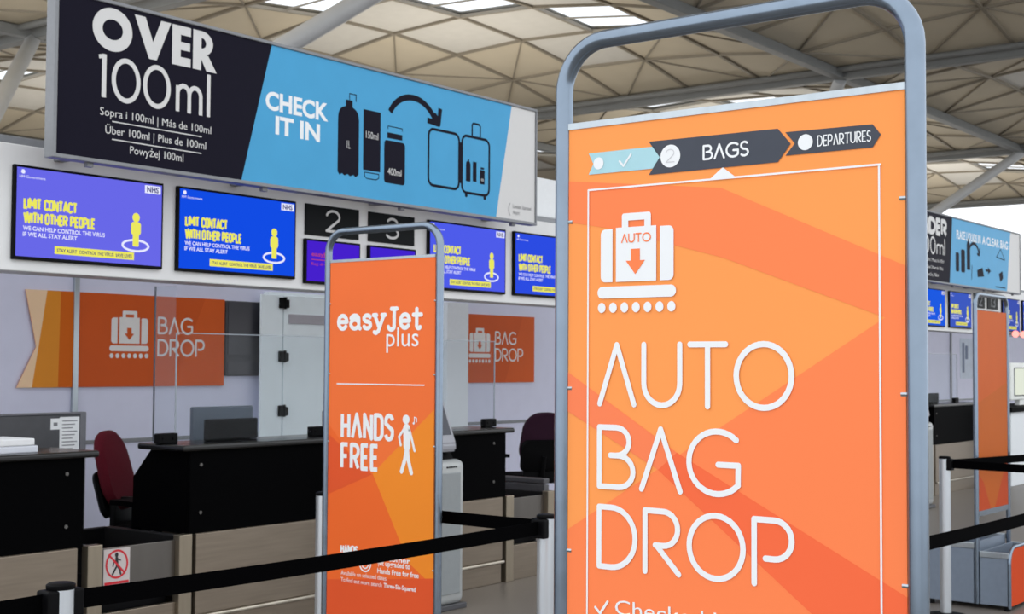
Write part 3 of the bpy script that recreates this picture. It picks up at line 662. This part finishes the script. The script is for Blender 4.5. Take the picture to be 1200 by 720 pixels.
# things on and behind the desks
t = thing('leaning_board', 'dark grey board with a paper note standing behind the left black counter', 'board', (4.5, 6.86, 0))
b = new(); box(b, (4.22, 6.845, .02), (4.815, 6.875, 1.25), .004); bd = obj('panel', b, charcoal, t)
b = new(); box(b, (4.80, 6.838, 0), (4.84, 6.882, 1.255), .003); box(b, (4.215, 6.838, 1.25), (4.84, 6.882, 1.262), .003); obj('edge_trim', b, mat('mid grey edging', (104, 104, 110), .5), t)
b = new(); 
for px in (4.3, 4.72): box(b, (px, 6.76, 0), (px+.04, 6.96, .025), .003)
obj('foot', b, blackp, t)
b = new(); box(b, (4.665, 6.842, 1.03), (4.795, 6.846, 1.235)); nt = obj('paper_note', b, paper, bd, label='white printed note')
b = new(); box(b, (4.605, 6.842, 1.165), (4.664, 6.846, 1.228)); obj('small_note', b, paper, bd, label='small white note')
f = Flat('y', 6.842, .0006)
for k in range(9): f.rect(4.68, 1.215-k*.02, 4.78-(k % 3)*.015, 1.209-k*.02)
f.rect(4.622, 1.185, 4.648, 1.205); f.done('note_lettering', greypr, bd)
for k in range(2):
    b = new(); box(b, (3.33-.03*k, 6.03, 1.10+.036*k), (3.99-.02*k, 6.30, 1.135+.036*k), .006)
    o = obj('paper_stack', b, paper if k else mat('white card', (206, 209, 218), .7, noise=.03)); o['category'] = 'paper stack'; o['group'] = 'paper stacks on the left counter'
    o['label'] = ('upper' if k else 'lower')+' white stack of paper on the left black counter'
def protector(x0, x1, label, wing=None):
    y = YF+.20
    t = thing('protective_screen', label, 'glass screen', ((x0+x1)/2, y, 1.10), 'clear screens on the counters')
    b = new(); box(b, (x0, y, 1.108), (x1, y+.006, 1.72)); obj('pane', b, glass_m, t)
    e = new(); box(e, (x0-.004, y-.001, 1.108), (x0+.002, y+.007, 1.72)); box(e, (x1-.002, y-.001, 1.108), (x1+.004, y+.007, 1.72)); box(e, (x0, y-.001, 1.718), (x1, y+.007, 1.723)); obj('pane_edge', e, mat('pane edge', (150, 158, 168), .3), t)
    for px in (x0-.128, x1-.13):
        b = new(); box(b, (px, y-.022, 1.10), (px+.13, y+.028, 1.158), .006)
        for s in (.03, .10): tube(b, [(px+s, y-.027, 1.13), (px+s, y-.02, 1.13)], .01, 10)
        obj('clamp', b, blackp, t)
    if wing:
        b = new(); box(b, (wing, y+.03, 1.10), (wing+.006, y+.21, 1.99)); obj('side_wing', b, glass_s, t)
        e = new(); box(e, (wing-.001, y+.206, 1.10), (wing+.007, y+.213, 1.99)); obj('wing_edge', e, mat('dark pane edge', (62, 66, 78), .3), t)
    return t
protector(4.955, 6.13, 'clear screen clamped on the long counter at desk 2, left of the narrow sign', 4.962)
protector(6.85, 7.86, 'clear screen clamped on the long counter at desk 3, right of the narrow sign', 6.87)
protector(16.3, 17.6, 'clear screen clamped on the far black counter')
def terminal(x, y, label, w=.40, grey=True):
    t = thing('desk_terminal', label, 'computer', (x, y, 1.10), 'desk terminals', world=True)
    b = new(); box(b, (x-w/2, y, 1.102), (x+w/2, y+.03, 1.225), .012, 3); box(b, (x-w*.35, y+.005, 1.10), (x+w*.35, y+.09, 1.112), .004); obj('back_case', b, blackp, t)
    return t
terminal(5.40, 6.20, 'low black terminal on the long counter at desk 2')
terminal(16.85, 6.21, 'low black terminal on the far black counter beyond the tall sign')
def monitor(x, y, z, label, rz=0, rgb=(78, 86, 98)):
    t = thing('computer_monitor', label, 'monitor', (x, y, .75), 'monitors behind the counters', world=False)
    h = z-.75
    b = new(); box(b, (-.24, -.02, h-.30), (.24, .02, h), .01, 3); obj('case', b, mat('slate monitor case %d' % rgb[0], rgb, .5, noise=.05), t)
    b = new(); tube(b, [(0, .03, 0.01), (0, .03, h-.12)], .025, 10); obj('stand', b, blackp, t)
    b = new(); box(b, (-.13, -.08, 0), (.13, .14, .015), .005); obj('foot', b, blackp, t)
    t.rotation_euler = (0, 0, rz)
monitor(5.66, 6.60, 1.283, 'grey-backed monitor behind the low black terminal at desk 2')
monitor(6.80, 6.62, 1.235, 'grey monitor partly hidden by the left edge of the narrow sign', rgb=(120, 116, 124))

# ---------------------------------------------------------------- self service kiosks
def kiosk(label):
    t = thing('self_service_kiosk', label, 'kiosk', (6.575, 5.565, 0), 'grey self service kiosks', world=False)
    b = new(); box(b, (-.22, 0, .03), (.22, .36, .945), .045, 4); obj('cabinet', b, kiosk_m, t, smooth=True)
    b = new(); box(b, (-.165, -.006, .10), (.165, .002, .865), .004); obj('front_door', b, mat('kiosk door', (144, 149, 151), .4, .2, noise=.03), t)
    b = new()
    for k in range(5): box(b, (.03+k*.022, -.004, .895), (.042+k*.022, .003, .905))
    obj('vent', b, blackp, t)
    b = new(); prism(b, [(.06, .945), (.32, .945), (.34, 1.03), (.10, 1.0)], 'x', -.17, .17); obj('neck', b, blackp, t)
    b = new(); prism(b, [(.02, 1.0), (.10, .985), (.15, 1.03), (.27, 1.52), (.215, 1.54), (.02, 1.045)], 'x', -.20, .155); bmesh.ops.bevel(b, geom=list(b.edges), offset=.012, segments=2, affect='EDGES'); h = obj('screen_head', b, mat('kiosk head', (146, 147, 154), .4, .2, noise=.03), t)
    b = new(); prism(b, [(.046, 1.10), (.200, 1.49), (.195, 1.494), (.041, 1.104)], 'x', -.17, .125); obj('display', b, mat('dark display', (34, 38, 52), .25), h)
    b = new(); box(b, (-.23, -.01, 0), (.23, .37, .035), .006); obj('plinth', b, mat('kiosk plinth', (70, 70, 74), .5), t)
    return t
kk = kiosk('pale grey self service kiosk right behind the narrow orange sign')
dup(kk, (14.66, 5.48, 0), 'far beige-grey kiosk just right of the tall sign, before the far counter')
t = thing('white_service_desk', 'white service desk with black top beyond the orange gauge panel', 'desk', (19.2, 5.6, 0))
b = new(); box(b, (18.1, 5.64, 0), (20.6, 6.3, .97), .01); obj('body', b, mat('white desk laminate', (226, 230, 234), .4, noise=.02), t)
b = new(); box(b, (18.0, 5.60, .97), (20.7, 6.34, 1.03), .006); obj('worktop', b, black, t)
b = new(); box(b, (18.75, 5.63, .70), (20.6, 5.642, .78)); obj('blue_band', b, mat('steel blue print', (96, 128, 160), .4), t)
t = thing('white_framed_monitor', 'cream-lit white framed monitor on the far white service desk', 'monitor', (19.4, 5.9, 1.03))
b = new(); box(b, (18.95, 5.90, 1.10), (20.0, 5.96, 1.62), .02, 3); h = obj('frame', b, mat('white monitor frame', (232, 234, 230), .4), t)
b = new(); box(b, (19.08, 5.893, 1.16), (19.9, 5.902, 1.555), .006); obj('bezel', b, charcoal, h)
b = new(); box(b, (19.10, 5.889, 1.175), (19.88, 5.895, 1.54)); obj('display', b, emit('cream display', (232, 238, 222), .95), h)
b = new(); box(b, (19.35, 5.91, 1.03), (19.6, 5.98, 1.12), .005); obj('stand', b, mat('white monitor frame', (0, 0, 0)), t)

# ---------------------------------------------------------------- tall framed signs
def arch(bm, plane, c, a0, a1, z1, r, R=.085, z0=0.012):
    pts = [(a0, z0), (a0, z1-R)] + [(a0+(R-R*math.cos(t))*(1 if a1 > a0 else -1), z1-R+R*math.sin(t)) for t in [k*PI/2/9 for k in range(1, 10)]]
    q = [(a1, z0), (a1, z1-R)] + [(a1+(R-R*math.cos(t))*(1 if a0 > a1 else -1), z1-R+R*math.sin(t)) for t in [k*PI/2/9 for k in range(1, 10)]]
    pts = pts + list(reversed(q))
    tube(bm, [((c, a, z) if plane == 'x' else (a, c, z)) for a, z in pts], r, 20)
def framed_sign(X, ya, yb, z1, pz0, pz1, py0, py1, label, base_m, r=.0155):
    t = thing('queue_sign', label, 'sign', (X, (ya+yb)/2, 0))
    b = new(); arch(b, 'x', X, ya, yb, z1, r); obj('tube_frame', b, galv, t, smooth=True)
    for y in (ya, yb):
        b = new(); box(b, (X-.24, y-.03, 0), (X+.012, y+.03, .012), .004); obj('base_plate', b, galv, t)
    b = new(); box(b, (X-.006, py0, pz0), (X+.006, py1, pz1)); p = obj('panel', b, base_m, t)
    for za, zb in ((pz1-.003, pz1+.008), (pz0-.006, pz0+.002)):
        b = new(); box(b, (X-.008, py0-.001, za), (X+.008, py1+.001, zb)); obj('panel_trim', b, alu, p)
    for z in (pz0+.12, .75, 1.23, 1.51, 1.80):
        for y, d in ((ya, 1 if yb > ya else -1), (yb, -1 if yb > ya else 1)):
            b = new(); tube(b, [(X-.004, y+d*r*.6, z), (X-.004, y+d*(r+.007), z)], .004, 8); obj('clip', b, alu, t)
    return t, p
t, p = framed_sign(1.95, 1.3775, .7425, 2.115, .36, 1.965, .757, 1.363, 'tall foreground orange AUTO BAG DROP sign in a grey tube frame', or_a, .0155)
c = 1.95-.006
f = Flat('x', c, .0005)
f.poly([(1.363, 1.80), (1.28, 1.785), (1.06, 1.725), (.757, 1.612), (.757, 1.70), (1.063, 1.838), (1.363, 1.872)])    # upper band
f.poly([(.757, 1.643), (.757, .36), (1.363, .36), (1.363, 1.266)])
f.done('facet_print', or_b, p)
f = Flat('x', c, .0007)
f.poly([(1.363, 1.538), (1.145, 1.408), (1.181, 1.378), (1.363, 1.470)])
f.done('facet_band_print', mat('warm orange print', (251, 124, 70), .42, noise=.015, scale=3), p)
f = Flat('x', c, .0009)
f.poly([(1.145, 1.408), (.757, 1.214), (.757, 1.06), (1.181, 1.378)]); f.done('facet_strip_print', or_c, p)
f = Flat('x', c, .0012); f.poly([(1.321, 1.917), (1.19, 1.917), (1.178, 1.898), (1.19, 1.88), (1.321, 1.88), (1.311, 1.898)]); f.done('step_arrow_print', powder, p, 'pale blue step arrow')
f = Flat('x', c, .0012); f.poly([(1.199, 1.926), (.962, 1.924), (.94, 1.898), (.962, 1.871), (1.199, 1.870), (1.178, 1.898)]); f.poly([(.949, 1.917), (.806, 1.915), (.793, 1.898), (.806, 1.880), (.949, 1.880), (.933, 1.898)]); f.done('step_arrow_print', slate, p, 'dark grey step arrow')
f = Flat('x', c, .0018)
f.disc(1.300, 1.898, .0105); f.disc(1.157, 1.898, .019); f.disc(.915, 1.898, .0125)
f.stroke([(1.257, 1.898), (1.249, 1.889), (1.234, 1.908)], .0035)
f.line('BAGS', 1.096, 1.012, 1.885, .0255, .0036, gap=.2); f.line('DEPARTURES', .895, .808, 1.889, .0175, .0019, gap=.26)
q = [(1.321, 1.854), (.794, 1.852)]
for a, b_ in (((1.321, 1.853), (.794, 1.853)), ((1.321, 1.853), (1.321, .42)), ((.796, 1.853), (.796, .42)), ((1.321, .42), (.796, .42))): f.stroke([a, b_], .0032, True)
f.poly([(1.085, 1.852), (1.059, 1.871), (1.034, 1.852)])
f.line('AUTO', 1.301, .9345, 1.480, .110, .0097, gap=.20); f.line('BAG', 1.3015, 1.028, 1.340, .110, .0097, gap=.16); f.line('DROP', 1.3015, .935, 1.205, .110, .0097, gap=.20)
f.stroke([(1.304, 1.139), (1.294, 1.130), (1.279, 1.151)], .0045); f.text('Checked baggage', 1.264, .93, 1.132, .024); f.text('drop off here', 1.264, 1.0, 1.09, .024)
f.done('lettering', pwhite, p)
f = Flat('x', c, .0022); f.line('2', 1.166, 1.149, 1.887, .023, .0018); f.done('numeral', mat('pale grey print', (206, 206, 210), .5), p)
bag_icon(p, 'x', c, 1.301, 1.146, 1.640, 1.808, pwhite, or_b, 'AUTO', .0018)

t, p = framed_sign(4.05, 4.066, 3.454, 2.10, .36, 1.975, 3.472, 4.049, 'narrow orange HANDS FREE sign in a grey tube frame before the long counter', ej_a, .0155)
c = 4.05-.006
f = Flat('x', c, .0005); f.poly([(4.049, 1.01), (3.79, 1.11), (3.472, 1.31), (3.472, .36), (4.049, .36)]); f.poly([(4.049, 1.30), (3.92, 1.18), (4.049, 1.11)]); f.done('facet_print', ej_d, p)
f = Flat('x', c, .0007); f.poly([(3.797, 1.109), (3.472, 1.375), (3.472, .69), (3.60, .77)]); f.done('amber_facet', ej_b, p)
f = Flat('x', c, .0009); f.poly([(4.049, .66), (3.472, .72), (3.472, .36), (4.049, .36)]); f.poly([(4.049, 1.26), (3.80, 1.105), (4.049, 1.01)]); f.done('vermilion_facet', ej_c, p)
f = Flat('x', c, .0014)
# easyJet, rounded bold letters
def low(ch, p0, w, h, q, sw):
    X = lambda a: p0-(a*(w-sw)+sw/2); Z = lambda b: q+sw/2+b*(h-sw)
    L = {'e': [[(.04, .52), (.96, .52)] + arc(.5, .5, .46, .5, 3, 318, 22)],
         'a': [arc(.45, .34, .42, .34, 40, 380, 22), arc(.45, .7, .42, .3, 160, 0, 10) + [(.87, .1), (1.0, .0)]],
         's': [arc(.5, .76, .42, .24, 25, 250, 12) + arc(.5, .26, .45, .26, 80, -150, 14)],
         'y': [[(.05, 1), (.48, .08)], [(.95, 1), (.4, -.24), (.2, -.36), (.02, -.3)], [(-.08, 1), (.22, 1)], [(.76, 1), (1.06, 1)]],
         'J': [[(.72, 1.45), (.72, .18)] + arc(.4, .12, .32, .24, 20, -170, 10), [(.4, 1.45), (1.02, 1.45)]],
         't': [[(.42, 1.38), (.42, .2)] + arc(.66, .16, .24, .2, 180, 320, 8), [(.02, .96), (.98, .96)]]}[ch]
    for ln in L: f.stroke([(X(a), Z(b)) for a, b in ln], sw)
x = 4.008
for ch, w in (('e', .070), ('a', .072), ('s', .060), ('y', .074), ('J', .066), ('e', .070), ('t', .060)):
    low(ch, x, w, .071, 1.687, .0178); x -= w+.0005
# plus
f.text('plus', 3.728, 3.556, 1.622, .075)
f.rect(4.004, 1.466, 3.523, 1.471)
f.line('HANDS', 3.978, 3.682, 1.241, .112, .0175, gap=.24, cap=False, glyphs=CH); f.line('FREE', 3.978, 3.762, 1.117, .112, .0175, gap=.24, cap=False, glyphs=CG)
f.disc(3.618, 1.332, .0185, .0185)
f.stroke([(3.615, 1.297), (3.612, 1.225)], .036); f.stroke([(3.612, 1.225), (3.622, 1.175), (3.640, 1.125)], .018); f.stroke([(3.612, 1.225), (3.605, 1.172), (3.588, 1.122)], .018)
f.stroke([(3.625, 1.298), (3.655, 1.262), (3.645, 1.23)], .011); f.stroke([(3.602, 1.298), (3.585, 1.25), (3.572, 1.21)], .011)
f.disc(3.578, 1.318, .005); f.stroke([(3.574, 1.319), (3.574, 1.342), (3.562, 1.338), (3.562, 1.322)], .004, False)
f.line('HANDS', 3.972, 3.872, .775, .036, .008, gap=.22, cap=False, glyphs=CG); f.line('FREE', 3.972, 3.9, .73, .036, .008, gap=.22, cap=False, glyphs=CG)
f.ring(3.833, .746, .034, .036, .006, n=24); f.ring(3.833, .746, .021, .023, .005, n=20); f.disc(3.833, .746, .008)
f.text('Flexi fare', 3.765, 3.65, .786, .020, .02); f.text('customer', 3.765, 3.59, .766, .020, .02); f.text('get upgraded to', 3.765, 3.59, .745, .020, .02); f.text('Hands Free for free', 3.765, 3.545, .714, .020, .02)
f.text('Available on selected dates.', 3.968, 3.712, .688, .017); f.text('To find out more search', 3.968, 3.74, .660, .017); f.text('Three-Six-Squared', 3.73, 3.56, .660, .017, .02)
f.done('lettering', pwhite, p)

# ---------------------------------------------------------------- bag gauge with its own orange header
t = thing('bag_gauge', 'grey cabin bag gauge with orange header panel and open front bin', 'bag gauge', (9.17, 3.0, 0))
b = new(); arch(b, 'y', 2.985, 8.855, 9.50, 2.03, .0155, .07, .03); obj('tube_frame', b, galv, t, smooth=True)
b = new(); box(b, (8.885, 2.979, .62), (9.475, 2.991, 1.925)); hp = obj('header_panel', b, mat('dark orange print', (196, 92, 36), .5, noise=.03, scale=3, spec=.08), t, label='orange header panel')  # header board in a plain darker orange
b = new(); box(b, (8.88, 2.976, .585), (9.48, 2.994, .62)); obj('panel_rail', b, galv, t)
f = Flat('y', 2.979, .0006); f.poly([(8.885, .62), (9.2, .62), (9.475, 1.15), (9.475, .62), (9.475, 1.5), (8.885, 1.3)][:2] + [(9.475, .95), (9.475, 1.45), (8.885, 1.32)]); f.done('facet_print', mat('ochre orange print', (186, 92, 28), .5, noise=.03, scale=3, spec=.08), hp)
f = Flat('y', 2.979, .0008); f.poly([(8.885, .62), (9.12, .62), (8.98, .80), (8.885, .86)]); f.poly([(9.2, .62), (9.475, .95), (9.475, .62)]); f.done('facet_print', mat('brick orange print', (186, 70, 28), .5, noise=.03, scale=3, spec=.08), hp)
def bin_(y0, y1, zt, zf):
    b = new()
    box(b, (8.85, y0, .03), (8.87, y1, zt), .003); box(b, (9.48, y0, .03), (9.50, y1, zt), .003); box(b, (8.87, y0, .03), (9.48, y0+.015, zt)); box(b, (8.87, y1-.015, .03), (9.48, y1, zt)); box(b, (8.87, y0, .03), (9.48, y1, .05))
    w = obj('bin', b, bluegrey, t)
    b = new()
    box(b, (8.846, y0-.004, zt-.035), (8.874, y1+.002, zt+.004), .004); box(b, (9.476, y0-.004, zt-.035), (9.504, y1+.002, zt+.004), .004)
    obj('rim', b, alu, w)
    return w
w = bin_(2.785, 2.965, .365, 0)
bin_(3.005, 3.31, .415, 0)
b = new(); pts = [(8.86, .03), (9.49, .03), (9.49, .30)] + arc(9.40, .30, .09, .09, 0, 90, 6) + arc(8.95, .30, .09, .09, 90, 180, 6); prism(b, pts, 'y', 2.772, 2.784); obj('front_panel', b, mat('deep orange board', (206, 70, 24), .5, noise=.03, scale=3, spec=.08), t, label='orange front board')
b = new()
fr = [(8.85, .02), (8.85, .30)] + arc(8.95, .30, .10, .10, 180, 90, 7) + arc(9.40, .30, .10, .10, 90, 0, 7) + [(9.50, .02)]
tube(b, [(x_, 2.778, z_) for x_, z_ in fr], .012, 10); obj('front_tube', b, galv, t, smooth=True)
for px in (8.87, 9.48):
    for py in (2.80, 3.29):
        b = new(); lathe(b, [(.018, 0), (.022, .005), (.018, .03)], (px, py, 0), 12); obj('foot', b, blackp, t)

# ---------------------------------------------------------------- queue posts and belts
def queue_post(x, y, label, ang):
    t = thing('queue_post', label, 'queue barrier post', (x, y, 0), 'silver queue posts', world=False)
    b = new(); lathe(b, [(.17, 0), (.17, .012), (.13, .028), (.05, .04), (.036, .042)], n=36); obj('base', b, blackp, t, smooth=True)
    b = new(); lathe(b, [(.034, .04), (.034, .985)], n=28); obj('tube', b, postm, t, smooth=True)
    b = new(); lathe(b, [(.0345, .985), (.036, .988), (.036, .996), (.030, 1.0)], n=28); obj('cap', b, blackp, t, smooth=True)
    for a in ang:
        b = new(); box(b, (.018, -.028, .915), (.052, .028, .985), .006, 3); h = obj('belt_head', b, blackp, t)
        h.rotation_euler = (0, 0, a)
    return t
POST = [((2.040, 2.975), 'silver queue post at the bottom left corner with black belts both ways'),
        ((4.093, 2.967), 'silver queue post beside the left tube of the tall sign'),
        ((4.185, 4.215), 'silver queue post behind the left tube of the narrow sign'),
        ((8.352, 3.01), 'silver queue post right of the tall sign, before the far gauge'),
        ((4.40, 1.735), 'silver queue post hidden behind the tall foreground sign'),
        ((6.75, 1.70), 'silver queue post ending the near belt at the right'),
        ((11.2, 2.55), 'silver queue post ending the far belt beyond the gauge'),
        ((8.28, 1.2), 'silver queue post ending the far belt nearer the camera'),
        ((.35, 3.0), 'silver queue post ending the belt at the left')]
BELT = [(0, 1, .953, 'black queue belt crossing in front of the narrow orange sign'), (1, 2, .953, 'black queue belt passing behind the narrow orange sign'),
        (4, 5, .945, 'near black queue belt right of the tall sign, above the gauge'), (3, 6, .953, 'upper of two far black belts, across the orange gauge panel'),
        (3, 7, .953, 'lower of two far black belts, running towards the viewer at right'), (8, 0, .953, 'black queue belt leaving the bottom left corner of the view')]
ang = {i: [] for i in range(len(POST))}
for a, b_, z, l in BELT:
    p, q = Vector(POST[a][0]), Vector(POST[b_][0]); d = q-p; th = math.atan2(d.y, d.x); ang[a].append(th); ang[b_].append(th+PI)
for i, (xy, l) in enumerate(POST): queue_post(xy[0], xy[1], l, ang[i])
for a, b_, z, l in BELT:
    p, q = Vector(POST[a][0]), Vector(POST[b_][0]); d = (q-p); L = d.length; d.normalize(); n_ = Vector((-d.y, d.x))*.0012
    b = new(); R = []
    for k in range(17):
        s = k/16; c2 = p+d*(.05+(L-.10)*s); sag = -.014*L/2*4*s*(1-s)*.5
        R.append([(c2.x+n_.x*e, c2.y+n_.y*e, z+sag+g*.0245) for e, g in ((-1, -1), (1, -1), (1, 1), (-1, 1))])
    loft(b, R); o = obj('queue_belt', b, webbing, org=(p.x, p.y, 0)); o.location = (p.x, p.y, 0); o['label'] = l; o['category'] = 'queue belt'; o['group'] = 'black queue belts'
